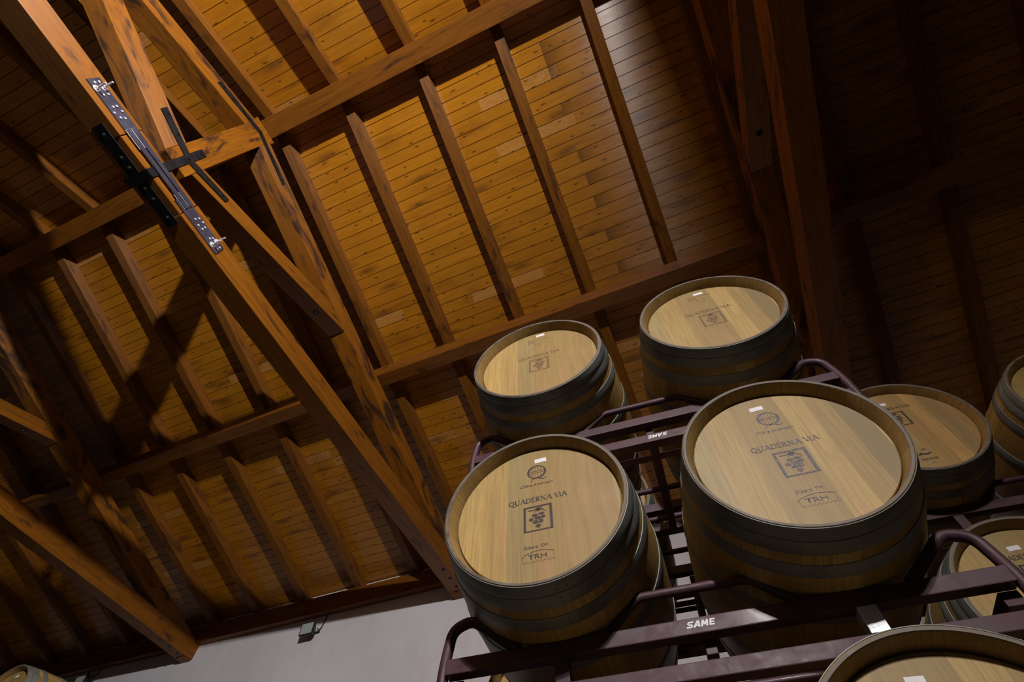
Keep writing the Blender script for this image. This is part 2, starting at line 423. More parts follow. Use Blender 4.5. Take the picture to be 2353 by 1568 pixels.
# ------------------------------------------------------------------ trusses
TX = [-16.66, -12.15, -7.62, -3.076, 1.625, 6.13]      # X of each truss' right-hand face
TW = .21
def truss(xf, label, plated):
    x0, x1 = xf-TW, xf
    TM = Matrix.Translation(P(xf-TW/2, YR, 4.0)); inv = TM.inverted()
    T = empty('roof_truss', TM, label, 'roof truss', 'king post trusses')
    def pr(name, pts, mat=M['timber'], a=x0, b=x1, bev=.006):
        return prism(name, [(y, z+H) for y, z in pts], a, b, T, mat, bev, inv)
    if plated:      # tie beam scarfed in the middle under the king post
        pr('tie_beam', [(YB, 4.0), (-.60, 4.0), (-.60, 4.25), (YB, 4.25)])
        pr('tie_beam', [(-.594, 4.004), (.045, 4.004), (.045, 4.244), (-.594, 4.244)], b=x1-.004)
        pr('tie_beam', [(.051, 4.0), (YW+.1, 4.0), (YW+.1, 4.25), (.051, 4.25)])
    else:
        pr('tie_beam', [(YB, 4.0), (YW+.1, 4.0), (YW+.1, 4.25), (YB, 4.25)])
    pr('king_post', [(-.42, 4.34), (-.18, 4.34), (-.18, 5.66), (-.15, 6.035), (-.45, 6.035), (-.42, 5.66)], M['timber_pr'])
    def side(s):
        f = lambda t: YR + s*t
        pr('principal_rafter', [(f(.12), 5.708), (f(4.76), 4.252), (f(5.53), 4.252), (f(.14), 5.947)], M['timber_pr'])
        if s > 0: pr('strut', [(f(.122), 4.447), (f(2.16), 5.060), (f(1.86), 5.155), (f(.122), 4.637)], M['timber'], x0+.01, x1-.004)
        else: pr('strut', [(f(.122), 4.361), (f(1.95), 5.128), (f(1.63), 5.225), (f(.122), 4.648)], M['timber_pr'], x0+.01, x1-.004)
    side(1); side(-1)
    STB = (YR+1.80, 4.411+.3*1.80)
    def ch(name, bm, mat, sm=False): return link(name, mesh(name, bm, sm), mat, T, inv @ Matrix.Translation((0, 0, H)))
    def plate(bm, pts, xa, xb):
        A = [bm.verts.new((xa, *p)) for p in pts]; B = [bm.verts.new((xb, *p)) for p in pts]
        bm.faces.new(A); bm.faces.new(B[::-1])
        for i in range(len(pts)): bm.faces.new((A[i], A[(i+1) % len(pts)], B[(i+1) % len(pts)], B[i]))
    def child_bolt(host, y, z, x, n=(1, 0, 0), mat=M['iron'], **k):
        b = bolt(host, (0, 0, 0), n, mat, **k)
        q = Vector(n).to_track_quat('Z', 'Y').to_matrix().to_4x4()
        b.matrix_local = Matrix.Translation((x, y, z)) @ q
        return b
    # forked strap round tie beam and up the king post
    for face, sg in ((x1, 1), (x0, -1)):
        bm = bmesh.new(); a, b = (face+.001*sg, face+.009*sg)
        plate(bm, [(-.335, 3.988), (-.265, 3.988), (-.265, 4.765), (-.335, 4.765)], a, b)
        plate(bm, [(-.72, 4.62), (-.335, 4.50), (-.335, 4.575), (-.72, 4.70)], a, b)
        plate(bm, [(-.265, 4.485), (.125, 4.60), (.125, 4.665), (-.265, 4.565)], a, b)
        if sg > 0: plate(bm, [(-.335, 3.986), (-.265, 3.986), (-.265, 3.996), (-.335, 3.996)], x0-.01, x1+.009)
        st = ch('king_post_strap', bm, M['iron'])
        if sg > 0:
            for y, z in ((-.30, 4.52), (-.30, 4.71), (-.67, 4.655), (-.50, 4.60), (-.10, 4.575), (.07, 4.62)): child_bolt(st, y, z, b)
        # apex strap
        bm = bmesh.new()
        plate(bm, [(-.845, 5.685), (-.30, 5.85), (-.30, 5.915), (-.845, 5.755)], a, b)
        plate(bm, [(-.30, 5.85), (.255, 5.665), (.255, 5.72), (-.30, 5.915)], a, b)
        st = ch('apex_strap', bm, M['iron'])
        if sg > 0:
            for y, z in ((-.79, 5.735), (-.67, 5.77), (-.54, 5.81), (-.29, 5.882), (-.05, 5.80), (.08, 5.76), (.21, 5.715)): child_bolt(st, y, z, b, r=.009)
    # flat plate under the tie beam
    if plated:
        bm = bmesh.new(); box(bm, x0+.045, x0+.150, -.72, .10, 3.990, 3.999)
        st = ch('underside_plate', bm, M['iron'])
        for y in (-.65, -.47, -.39, -.24+.02, -.13, .03): child_bolt(st, y, 3.99, x0+.095, (0, 0, -1))
    bm = bmesh.new(); bolt_bm(bm, (xf-.10, STB[0], STB[1]+H-H), (0, .287, -.958), r=.018, h=.02); ch('strut_bolt', bm, M['iron'])
    # bolts through the heels, and the pad block on the wall
    for y in (4.80, 4.98, 5.16): 
        bm = bmesh.new(); bolt_bm(bm, (xf-.07, y, 4.0), (0, 0, -1), r=.013, h=.012)
        ch('heel_bolt', bm, M['iron'])
    bm = bmesh.new(); box(bm, x0+.02, x1-.03, 5.25, 5.385, 3.984, 3.999); ch('bearing_pad', bm, M['purlin'])
    if plated:
        SCR = {0: ((-.97, 4.11), (-.97, 4.155), (-.88, 4.105), (-.88, 4.155), (-.79, 4.11), (-.79, 4.15), (-.75, 4.08), (-.75, 4.165), (-.71, 4.105), (-.70, 4.145)),
               1: ((.14, 4.14), (.13, 4.095), (.18, 4.08), (.18, 4.15), (.22, 4.09), (.22, 4.13), (.31, 4.095), (.32, 4.13), (.41, 4.09), (.41, 4.13))}
        STU = {0: ((-.93, 4.09), (-.93, 4.165)), 1: ((.36, 4.08), (.36, 4.15))}
        plates = []
        for e, (ya, yb, zb) in enumerate(((-1.0, -.50, 4.195), (-.06, .435, 4.172))):
            bm = bmesh.new(); plate(bm, [(ya, zb-.130), (yb, zb-.130), (yb, zb), (ya, zb)], x1+.001, x1+.011)
            sp = ch('splice_plate', bm, M['steel']); plates.append(sp)
            for y, z in SCR[e]: child_bolt(sp, y, z, x1+.011, mat=M['zinc'], name='screw', r=.010, h=.008, washer=False)
            for y, z in STU[e]: child_bolt(sp, y, z, x1+.011, mat=M['zinc'], name='stud', r=.015, h=.016, shank=.075)
            wa, wb = ((-.62, -.47), (-.10, .03))[e]
            for z in (4.064, 4.114, 4.126, 4.174):
                bm = bmesh.new(); tube_bm(bm, [(x1+.014, wa, z), (x1+.014, wb, z)], .0042, 6); link('weld_seam', mesh('weld_seam', bm), M['weld'], sp)
            y = (-.62, .03)[e]
            bm = bmesh.new(); tube_bm(bm, [(x1+.014, y, 4.066), (x1+.014, y, 4.172)], .005, 6); link('weld_seam', mesh('weld_seam', bm), M['weld'], sp)
        for z0, z1 in ((4.066, 4.112), (4.128, 4.172)):
            bm = bmesh.new(); plate(bm, [(-.62, z0), (.03, z0), (.03, z1), (-.62, z1)], x1+.0115, x1+.024)
            ch('splice_bar', bm, M['steel'])
    return T
TLAB = ['dark stained king post truss at the far left end of the hall', 'dark stained king post truss beyond the left edge',
        'king post truss whose tie beam meets the wall at bottom left', 'king post truss with the steel splice plates and black straps',
        'unlit king post truss rising behind the barrels, right of centre', 'dark king post truss beyond the right edge']
for i, x in enumerate(TX):
    if i in (0,): continue
    truss(x, TLAB[i], i == 3)

# ------------------------------------------------------------------ ridge, purlins, wall plates
BAYN = ['far left bay', 'bay left of bottom left truss', 'bay left of plated truss', 'bay right of plated truss', 'dark right bay']
def xbeam(name, xa, xb, y, z, w, h, mat, label, cat, group):
    me = beam_mesh(name, xb-xa, w, h)
    o = link(name, me, mat, None, Matrix.Translation(P(xa, y, z)))
    return tag(o, label, cat, group)
for i in range(5):
    xa, xb = TX[i]-TW/2+.002, TX[i+1]-TW/2-.002
    if i == 0: xa = XL
    if i == 4: xb = XR
    xbeam('ridge_beam', xa, xb, YR, 6.04, .20, .19, M['purlin'], 'ridge beam length in the ' + BAYN[i], 'ridge beam', 'ridge beam lengths')
    xbeam('purlin', xa, xb, 2.65, 5.12, .165, .19, M['purlin'], 'purlin on the wall side slope, ' + BAYN[i], 'purlin', 'purlins on the wall side slope')
    xbeam('purlin', xa, xb, -3.25, 5.12, .165, .19, M['purlin'], 'purlin on the slope over the viewer, ' + BAYN[i], 'purlin', 'purlins on the viewer side slope')
xbeam('wall_plate', XL, XR, 5.345, 4.205, .13, .26, M['purlin'], 'long timber plate along the top of the white wall', 'wall plate', None)
xbeam('wall_plate', XL, XR, YB+.04, 4.205, .13, .26, M['purlin'], 'timber plate on the wall behind the viewer', 'wall plate', None)

# ------------------------------------------------------------------ rafters
RXS = [-15.5, -14.6, -13.7, -12.8, -11.9, -11.0, -10.12, -9.23, -8.35, -7.46, -6.63, -5.77, -4.83, -3.91, -3.03, -2.16, -1.24, -.36, .56, 1.44, 2.33, 3.21, 4.10, 5.0, 5.88, 6.8, 7.7, 8.6, 9.5]
LR = 5.74*math.sqrt(1+KS*KS)
def rafter_mesh():
    '''profile notched over the purlin and the wall plate; local x down the slope, y across, z up'''
    def loc(t, z): dz = z-ZRAFT; return (t*math.cos(TH)-dz*math.sin(TH)-.0, t*math.sin(TH)+dz*math.cos(TH))
    a, b = 2.95-.0845, 2.95+.0845
    p1, p2 = loc(b, 5.312), loc(a, 5.312)
    q1, q2 = loc(5.58-.0, 4.468), loc(5.74, 4.468)
    pts = [(.02, 0), (p2[0], 0), (p2[0]+.0, max(p2[1], .002)), p1, (p1[0]+.012, 0), (q1[0]+.02, 0), q1, (LR-.03, q2[1]+.0), (LR-.03, .138), (.09, .138)]
    pts[-1] = (.065, .138)
    bm = bmesh.new()
    A = [bm.verts.new((x, -.054, z)) for x, z in pts]; B = [bm.verts.new((x, .054, z)) for x, z in pts]
    bm.faces.new(A); bm.faces.new(B[::-1])
    for i in range(len(pts)): j = (i+1) % len(pts); bm.faces.new((A[i], A[j], B[j], B[i]))
    return mesh('rafter', bm)
_rm = rafter_mesh(); rme = {1: _rm, -1: _rm}
ordn = ['first', 'second', 'third', 'fourth', 'fifth', 'sixth', 'seventh', 'eighth', 'ninth', 'tenth']
for side in (1, -1):
    cnt = {}
    for x in RXS:
        bay = max(i for i in range(6) if TX[i] < x + .12) if x > TX[0] else 0
        bay = min(bay, 4); cnt[bay] = cnt.get(bay, 0)+1
        d = Vector((0, side*math.cos(TH), -math.sin(TH)))
        st = P(x, YR+side*.01, ZRAFT+.01*-KS)
        x_ax = d
        y_ax = Vector((side, 0, 0))*-1
        mw = frame(st, x_ax, y_ax)
        if (mw.to_3x3() @ Vector((0, 0, 1))).z < 0: mw = frame(st, x_ax, -y_ax)
        o = link('rafter', rme[side], M['rafter'], None, mw)
        tag(o, '%s rafter from left, %s, %s' % (ordn[cnt[bay]-1], 'wall side slope' if side > 0 else 'slope above the ridge', BAYN[bay]), 'rafter',
            'rafters of the ' + ('wall side slope' if side > 0 else 'slope above the ridge'))

# ------------------------------------------------------------------ floodlights
def floodlight(loc, out, tilt, label, scale=1.0, cable=False, lit=False):
    """out: unit direction the glass faces before tilting (tilt>0 looks up)"""
    out = Vector(out).normalized(); y = -out
    F = empty('floodlight', frame(P(*loc), Vector((0, 0, 1)).cross(out)*-1, y) , label, 'floodlight')
    S = Matrix.Rotation(math.radians(tilt), 4, 'X')
    w, h = .115*scale, .085*scale
    bm = bmesh.new()
    f = [bm.verts.new(v) for v in ((-w, -.05, -h), (w, -.05, -h), (w, -.05, h), (-w, -.05, h))]
    b = [bm.verts.new(v) for v in ((-w*.55, .05, -h*.55), (w*.55, .05, -h*.55), (w*.55, .05, h*.55), (-w*.55, .05, h*.55))]
    m_ = [bm.verts.new(v) for v in ((-w*.93, -.03, -h*.93), (w*.93, -.03, -h*.93), (w*.93, -.03, h*.93), (-w*.93, -.03, h*.93))]
    for A, B in ((f, m_), (m_, b)):
        for i in range(4): bm.faces.new((A[i], A[(i+1) % 4], B[(i+1) % 4], B[i]))
    bm.faces.new(f); bm.faces.new(b[::-1])
    bmesh.ops.bevel(bm, geom=list(bm.edges), offset=.004, segments=2, affect='EDGES')
    hs = link('housing', mesh('housing', bm), M['black'], F, S)
    bm = bmesh.new(); box(bm, -w*.82, w*.82, -.054, -.051, -h*.82, h*.82)
    link('lens', mesh('lens', bm), M['lens_lit'] if lit else M['glass'], hs)
    bm = bmesh.new(); t = .001
    q = [Vector((-w*.28, -.005, -h*.81)), Vector((w*.10, -.005, -h*.81)), Vector((w*.08, .032, -h*.665)), Vector((-w*.26, .032, -h*.665))]
    vs = [bm.verts.new(p+Vector((0, 0, -.003))) for p in q]; bm.faces.new(vs)
    vs2 = [bm.verts.new(p+Vector((0, 0, -.001))) for p in q]; bm.faces.new(vs2[::-1])
    for i in range(4): bm.faces.new((vs[i], vs[(i+1) % 4], vs2[(i+1) % 4], vs2[i]))
    link('sticker', mesh('sticker', bm), M['yellow'], hs)
    bm = bmesh.new(); a = .012
    tube_bm(bm, smooth_path([(-w-.012, 0, 0), (-w-.012, .06, -.005), (-w*.9, .098, -.01), (w*.9, .098, -.01), (w+.012, .06, -.005), (w+.012, 0, 0)], .02), .006, 8)
    link('bracket', mesh('bracket', bm, True), M['black'], F)
    return F
M['lens_lit'] = flat('lit_lens', (.9, .9, .9), .3, 0, 6)
floodlight((-5.44, YW-.105, 3.96), (0, -1, 0), -4, 'small black floodlight under the timber plate, middle of the white wall')
floodlight((-9.72, YW-.105, 4.02), (0, -1, 0), -4, 'small black floodlight on the wall next to the barrel at bottom left')
FL = floodlight((MAIN[0]+.075, MAIN[1]-.005, MAIN[2]), (-1, .06, 0), 0, 'lit floodlight hung from the unlit truss, behind the viewer', lit=True)
def cable(pts, r, label):
    bm = bmesh.new(); tube_bm(bm, smooth_path(pts, .04), r, 8)
    tag(link('cable', mesh('cable', bm, True), M['black']), label, 'cable')
cable([P(-5.30, YW-.012, 4.20), P(-5.31, YW-.012, 4.10), P(-5.33, YW-.02, 4.0), P(-5.42, YW-.03, 3.94)], .007, 'black cable from the timber plate to the middle floodlight')
cable([P(-9.60, YW-.012, 4.20), P(-9.63, YW-.012, 4.12), P(-9.62, YW-.08, 4.05), P(-9.70, YW-.03, 4.0)], .007, 'black cable from the timber plate to the far left floodlight')

# ------------------------------------------------------------------ lettering
def ribbon(bm, pts, w, y=0.0, th=.0006):
    """flat stroke in the local x-z plane, facing -y; w may be a list"""
    pts = [Vector((p[0], p[1])) for p in pts]; n = len(pts)
    ws = w if isinstance(w, (list, tuple)) else [w]*n
    L, R = [], []
    for i, p in enumerate(pts):
        t = (pts[min(i+1, n-1)]-pts[max(i-1, 0)]).normalized(); s = Vector((-t.y, t.x))*ws[i]/2
        L.append(bm.verts.new((p.x+s.x, y-th, p.y+s.y))); R.append(bm.verts.new((p.x-s.x, y-th, p.y-s.y)))
    for i in range(n-1): bm.faces.new((L[i], L[i+1], R[i+1], R[i]))
def poly(bm, pts, y=0.0, th=.0006):
    bm.faces.new([bm.verts.new((a, y-th, b)) for a, b in pts])
def arc(cx, cy, rx, ry, a0, a1, n=18):
    return [(cx+rx*math.cos(math.radians(a0+(a1-a0)*i/n)), cy+ry*math.sin(math.radians(a0+(a1-a0)*i/n))) for i in range(n+1)]
TK, TN = .20, .085
def glyph(bm, ch, x, y, s):
    T = lambda pts: [(x+a*s, y+b*s) for a, b in pts]
    R = lambda pts, w: ribbon(bm, T(pts), [q*s for q in w] if isinstance(w, list) else w*s)
    def serif(a, b, w=.30): R([(a-w/2, b), (a+w/2, b)], TN*.9)
    if ch == 'Q':
        n = 36; ws = [TN+(TK-TN)*abs(math.cos(math.radians(360*i/n))) for i in range(n+1)]
        R(arc(.46, .5, .40, .46, 0, 360, n), ws); R([(.40, .05), (.7, -.16), (1.15, -.24), (1.5, -.14)], [.05, .13, .11, .02]); return 1.0
    if ch == 'U':
        R([(.14, 1), (.14, .35)], TK); R(arc(.45, .35, .31, .32, 180, 360, 14), [TK-(TK-TN)*i/14 for i in range(15)]); R([(.76, .35), (.76, 1)], TN)
        serif(.14, .97); serif(.76, .97, .26); return .92
    if ch in 'AV':
        if ch == 'A':
            R([(.10, .0), (.46, .98)], TN); R([(.46, 1.02), (.84, .0)], TK); R([(.24, .34), (.68, .34)], TN); serif(.10, .03, .24); serif(.84, .03, .3); return .96
        R([(.08, 1.0), (.44, 0)], TK); R([(.44, .02), (.80, 1.0)], TN); serif(.08, .97, .3); serif(.8, .97, .24); return .80
    if ch == 'D':
        R([(.14, 0), (.14, 1)], TK); R(arc(.30, .5, .46, .47, -90, 90, 20), [TN+(TK-TN)*math.cos(math.radians(-90+9*i)) for i in range(21)])
        R([(0, .03), (.32, .03)], TN); R([(0, .97), (.32, .97)], TN); return .90
    if ch == 'E':
        R([(.14, 0), (.14, 1)], TK); R([(0, .03), (.58, .03)], TN); R([(0, .97), (.56, .97)], TN); R([(.14, .52), (.46, .52)], TN)
        R([(.57, 0), (.60, .2)], TN); R([(.55, 1), (.55, .82)], TN); R([(.46, .44), (.46, .6)], TN); return .70
    if ch == 'R':
        R([(.14, 0), (.14, 1)], TK); R(arc(.28, .74, .30, .23, -90, 90, 14), [TN+(TK-TN)*math.cos(math.radians(-90+180/14*i)) for i in range(15)])
        R([(0, .97), (.30, .97)], TN); R([(.14, .51), (.30, .51)], TN); R([(.32, .5), (.55, .12), (.82, .0)], [TK, TK, TN]); serif(.14, .03); return .82
    if ch == 'N':
        R([(.14, 0), (.14, 1)], TN); R([(.10, 1), (.80, 0)], TK); R([(.80, 0), (.80, 1)], TN); serif(.14, .03, .26); serif(.08, .97, .2); serif(.80, .97, .26); return .98
    if ch == 'i':
        R([(.14, 0), (.14, .62)], TK); serif(.14, .03, .28); R([(0, .60), (.14, .60)], TN); R([(.06, .82), (.22, .82)], .15); return .30
    if ch == ' ': return .34
def wordmark(bm, cx, z, width):
    txt = 'QUADERNA ViA'; s = 1.0
    tmp = bmesh.new(); tot = sum(glyph(tmp, c, 0, 0, 1)+.04 for c in txt); tmp.free()
    s = width/tot; x = cx-width/2
    for c in txt: x += (glyph(bm, c, x, z, s)+.04)*s
    return s
def text_mesh(body, size, mat_name, shear=0.0, bold=0.0, sx=1.0, outline=False):
    cu = bpy.data.curves.new('lettering', 'FONT'); cu.body = body; cu.size = size; cu.shear = shear; cu.offset = bold
    cu.align_x = 'CENTER'; cu.resolution_u = 4
    if outline: cu.fill_mode = 'NONE'; cu.bevel_depth = size*.035; cu.bevel_resolution = 0; cu.fill_mode = 'NONE' if False else cu.fill_mode
    o = bpy.data.objects.new('lettering_source', cu); COL.objects.link(o)
    me = bpy.data.meshes.new_from_object(o.evaluated_get(bpy.context.evaluated_depsgraph_get()))
    COL.objects.unlink(o); bpy.data.objects.remove(o)
    R = Matrix.Rotation(math.radians(90), 4, 'X') @ Matrix.Diagonal((sx, 1, 1, 1))
    me.transform(R); me.materials.clear()
    return me
def add_text(bm, body, size, x, z, y=0, **k):
    me = text_mesh(body, size, None, **k); me.transform(Matrix.Translation((x, y-.0006, z))); bm.from_mesh(me); bpy.data.meshes.remove(me)

def grape_mark(bm, x0, x1, z0, z1):
    W, Hh = x1-x0, z1-z0
    L = .085*W
    poly(bm, [(x0, z0), (x0+L, z0), (x0+L, z1), (x0, z1)]); poly(bm, [(x1-L*1.15, z0), (x1, z0), (x1, z1), (x1-L*1.15, z1)])
    poly(bm, [(x0+L, z0), (x1-L*1.15, z0), (x1-L*1.15, z0+.05*Hh), (x0+L, z0+.05*Hh)]); poly(bm, [(x0+L, z1-.065*Hh), (x1-L*1.15, z1-.065*Hh), (x1-L*1.15, z1), (x0+L, z1)])
    q = lambda a, b: (x0+a*W, z0+b*Hh)
    ribbon(bm, [q(.16, .84), q(.32, .83), q(.50, .86), q(.64, .84), q(.80, .70)], [.035*W, .03*W, .07*W, .05*W, .012*W])
    rn = random.Random(5)
    def blob(a, b, ra, rb, n=11):
        pts = []
        for i in range(n*2):
            t = math.pi*i/n; k = 1.0 if i % 2 else .68+.2*rn.random()
            pts.append(q(a+ra*k*math.cos(t), b+rb*k*math.sin(t)))
        poly(bm, pts)
    blob(.52, .84, .10, .085); ribbon(bm, [q(.60, .90), q(.66, .95)], .03*W); ribbon(bm, [q(.44, .79), q(.40, .74)], .03*W)
    for a, b, ra, rb in ((.40, .62, .095, .055), (.62, .655, .10, .045), (.50, .50, .105, .062), (.68, .525, .075, .055), (.27, .47, .075, .06), (.42, .35, .095, .062), (.60, .36, .07, .07), (.50, .19, .085, .065)): blob(a, b, ra*1.22, rb*1.25)

def stamp_a(B):
    bm = B('maker_mark')            # cooper's barrel mark, oak origin, wordmark, grape mark, toast, bridge mark
    cx, cz, r = .004, .163, .031
    n = 40
    ribbon(bm, arc(cx, cz, r, r*.93, 0, 360, n), [.0028+.005*abs(math.cos(math.radians(360*i/n+25))) for i in range(n+1)])
    for i, xx in enumerate((-.55, -.2, .15, .5)):
        hh = r*.9*math.sqrt(1-xx*xx)
        ribbon(bm, [(cx+xx*r, cz+.004), (cx+xx*r*.85, cz+hh)], .0017); ribbon(bm, [(cx+xx*r, cz-.004), (cx+xx*r*.85, cz-hh)], .0017)
    ribbon(bm, [(cx-r, cz+.0035), (cx+r, cz+.0035)], .0015); ribbon(bm, [(cx-r, cz-.0035), (cx+r, cz-.0035)], .0015)
    ribbon(bm, [(cx-.022, cz-.042), (cx-.016, cz-.031), (cx+.004, cz-.029), (cx+.022, cz-.038), (cx+.036, cz-.031)], [.002, .003, .004, .005, .001])
    bm = B('oak_origin')
    add_text(bm, 'Chêne Américain', .0165, 0, .100, shear=.3)
    wordmark(B('wordmark'), .004, .030, .200)
    grape_mark(B('grape_mark'), -.046, .050, -.088, .012)
    bm = B('toast_print')
    add_text(bm, 'Ribera TM', .0175, -.010, -.150, shear=.3)
    a = [(-.054, -.176), (-.042, -.168), (-.02, -.161), (.004, -.159), (.028, -.162), (.047, -.168)]; ribbon(bm, a, .0016)
    add_text(bm, 'TRH', .023, -.004, -.186, bold=.0002, sx=1.35)
    zz = [(-.050+.1*i/18, -.192-(.007 if i % 2 else 0)) for i in range(19)]; ribbon(bm, zz, .0009)
    ribbon(bm, [(-.050, -.192), (-.050, -.176)], .0013); ribbon(bm, [(.046, -.192), (.046, -.170)], .0013)
def stamp_v(B):
    bm = B('maker_mark')            # stacked wave mark, small letters, wordmark, grape mark
    for k, (x, nn) in enumerate(((-.040, 4), (-.022, 3), (-.006, 1))):
        for j in range(nn):
            z = .212-.010*j-(.004*k)
            ribbon(bm, [(x-.007, z-.003), (x, z+.001), (x+.007, z-.002)], [.001, .005, .001])
    add_text(bm, 'VICTORIA', .011, .032, .203, sx=1.2)
    bm = B('code_print')
    add_text(bm, 'AQ - TM', .0125, .006, .170); add_text(bm, 'A - X', .0125, .006, .148)
    wordmark(B('wordmark'), .004, .052, .200)
    grape_mark(B('grape_mark'), -.046, .050, -.066, .034)
def stamp_i(B):
    wordmark(B('wordmark'), .004, .148, .200); grape_mark(B('grape_mark'), -.046, .050, .028, .128)
    bm = B('cooper_print')
    ribbon(bm, arc(-.012, -.140, .010, .003, 0, 360, 12), .003)
    ribbon(bm, [(-.048, -.172), (-.034, -.162), (-.012, -.170), (.004, -.166), (.010, -.158)], [.006, .013, .010, .006, .002])
    add_text(bm, 'Intona', .024, -.018, -.205, bold=.0003, sx=1.1); add_text(bm, '1911', .010, -.014, -.228, sx=1.2)
STAMPS = {}
for nm, fn in (('a', stamp_a), ('v', stamp_v), ('i', stamp_i)):
    bms = {}
    def B(n):
        if n not in bms: bms[n] = bmesh.new()
        return bms[n]
    fn(B); STAMPS[nm] = {}
    for n, bm in bms.items():
        me = bpy.data.meshes.new(n); bm.to_mesh(me); bm.free(); STAMPS[nm][n] = me

# ------------------------------------------------------------------ barrels
BL = .95
def rad(y): return .30+.05*(1-((y-BL/2)/(BL/2))**2)
def staves_mesh():
    bm = bmesh.new(); n = 26
    prof = [(.054, .262), (.054, .2735), (.003, .2885), (.0, .2905), (.0, .2980), (.004, rad(.004))]
    prof += [(.01+(BL-.02)*i/n, rad(.01+(BL-.02)*i/n)) for i in range(n+1)]
    prof += [(BL-.004, rad(.004)), (BL, .2980), (BL, .2905), (BL-.003, .2885), (BL-.054, .2735), (BL-.054, .262)]
    lathe_bm(bm, prof, 112)
    me = mesh('staves', bm, True); me.materials.append(M['staves']); me.materials.append(M['chime']); me.materials.append(M['rim'])
    for p in me.polygons:
        c = p.center; r = math.hypot(c.x, c.z)
        if r < .299 and (c.y < .06 or c.y > BL-.06): p.material_index = 2 if (c.y < .0025 or c.y > BL-.0025) else 1
    return me
def hoop_mesh(y0, y1):
    bm = bmesh.new(); t = .0022
    prof = [(y0, rad(y0)+.0002), (y0+.0004, rad(y0)+t), (y0+.003, rad(y0)+t+.0008), ((y0+y1)/2, rad((y0+y1)/2)+t), (y1-.003, rad(y1)+t+.0008), (y1-.0004, rad(y1)+t), (y1, rad(y1)+.0002)]
    lathe_bm(bm, prof, 112, close=True)
    # overlap joint with two rivets
    for dz in (0, .03):
        for f in (.3, .7):
            a = 1.1+dz*3; y = y0+(y1-y0)*f; r = rad(y)+t
            bolt_bm(bm, (r*math.sin(a), y, r*math.cos(a)), (math.sin(a), 0, math.cos(a)), r=.0022, h=.002, washer=False)
    return mesh('hoop', bm, True)
def head_mesh():
    bm = bmesh.new(); lathe_bm(bm, [(.0435, 0), (.0435, .20), (.0435, .2700), (.046, .2722), (.060, .2722), (.060, 0)], 96)
    return mesh('head', bm, True)
STAVES, HEAD = staves_mesh(), None
HY = [(.0015, .043), (.0445, .088), (.122, .166), (.300, .345)]
HOOPS = [hoop_mesh(a, b) for a, b in HY] + [hoop_mesh(BL-b, BL-a) for a, b in HY]
HEADS = {}
def head_of(mat):
    if mat not in HEADS: me = head_mesh(); me.materials.append(M[mat]); HEADS[mat] = me
    return HEADS[mat]
for h in HOOPS: h.materials.append(M['hoop'])
def label_mesh(w, h):
    bm = bmesh.new(); t = .0006
    nx = 6
    vs = [[bm.verts.new((-w/2+w*i/nx, .0435-t-.0006*math.sin(3.1*i/nx), z)) for i in range(nx+1)] for z in (-h/2, h/2)]
    for i in range(nx): bm.faces.new((vs[0][i], vs[0][i+1], vs[1][i+1], vs[1][i]))
    return mesh('paper_label', bm)
LAB = label_mesh(.043, .019); LABSQ = label_mesh(.036, .030)
LAB.materials.append(M['paper']); LABSQ.materials.append(M['paper'])
def pencil_mesh():
    bm = bmesh.new(); add_text(bm, '9', .016, 0, -.006); me = bpy.data.meshes.new('pencil_number'); bm.to_mesh(me); bm.free(); me.materials.append(M['pencil']); return me
PENC = pencil_mesh()

def barrel(mw, label, head='head', stamp='a', inkm='ink', lab=(.0, .228), roll=0.0, group='wine barrels', square=False, proto=None):
    B = empty('wine_barrel', mw, label, 'barrel', group)
    R = Matrix.Rotation(roll, 4, 'Y')
    link('staves', STAVES, None, B, R)
    for h in HOOPS: link('hoop', h, None, B, R)
    hd = link('head', head_of(head), None, B)
    link('head', head_of(head), None, B, Matrix.Translation((0, BL, 0)) @ Matrix.Rotation(math.pi, 4, 'Z'))
    if stamp:
        key = stamp+inkm
        if key not in STAMPS:
            STAMPS[key] = {}
            for n, me in STAMPS[stamp].items():
                c = me.copy(); c.materials.clear(); c.materials.append(M[inkm]); STAMPS[key][n] = c
        for n, me in STAMPS[key].items(): link(n, me, None, hd, Matrix.Translation((0, .0435, 0)))
    if lab:
        lb = link('paper_label', LABSQ if square else LAB, None, hd, Matrix.Translation((lab[0], 0, lab[1])) @ Matrix.Rotation(math.radians(-2 if not square else 3), 4, 'Y'))
        if square: link('pencil_number', PENC, None, hd, Matrix.Translation((lab[0], .0425, lab[1])))
    return B

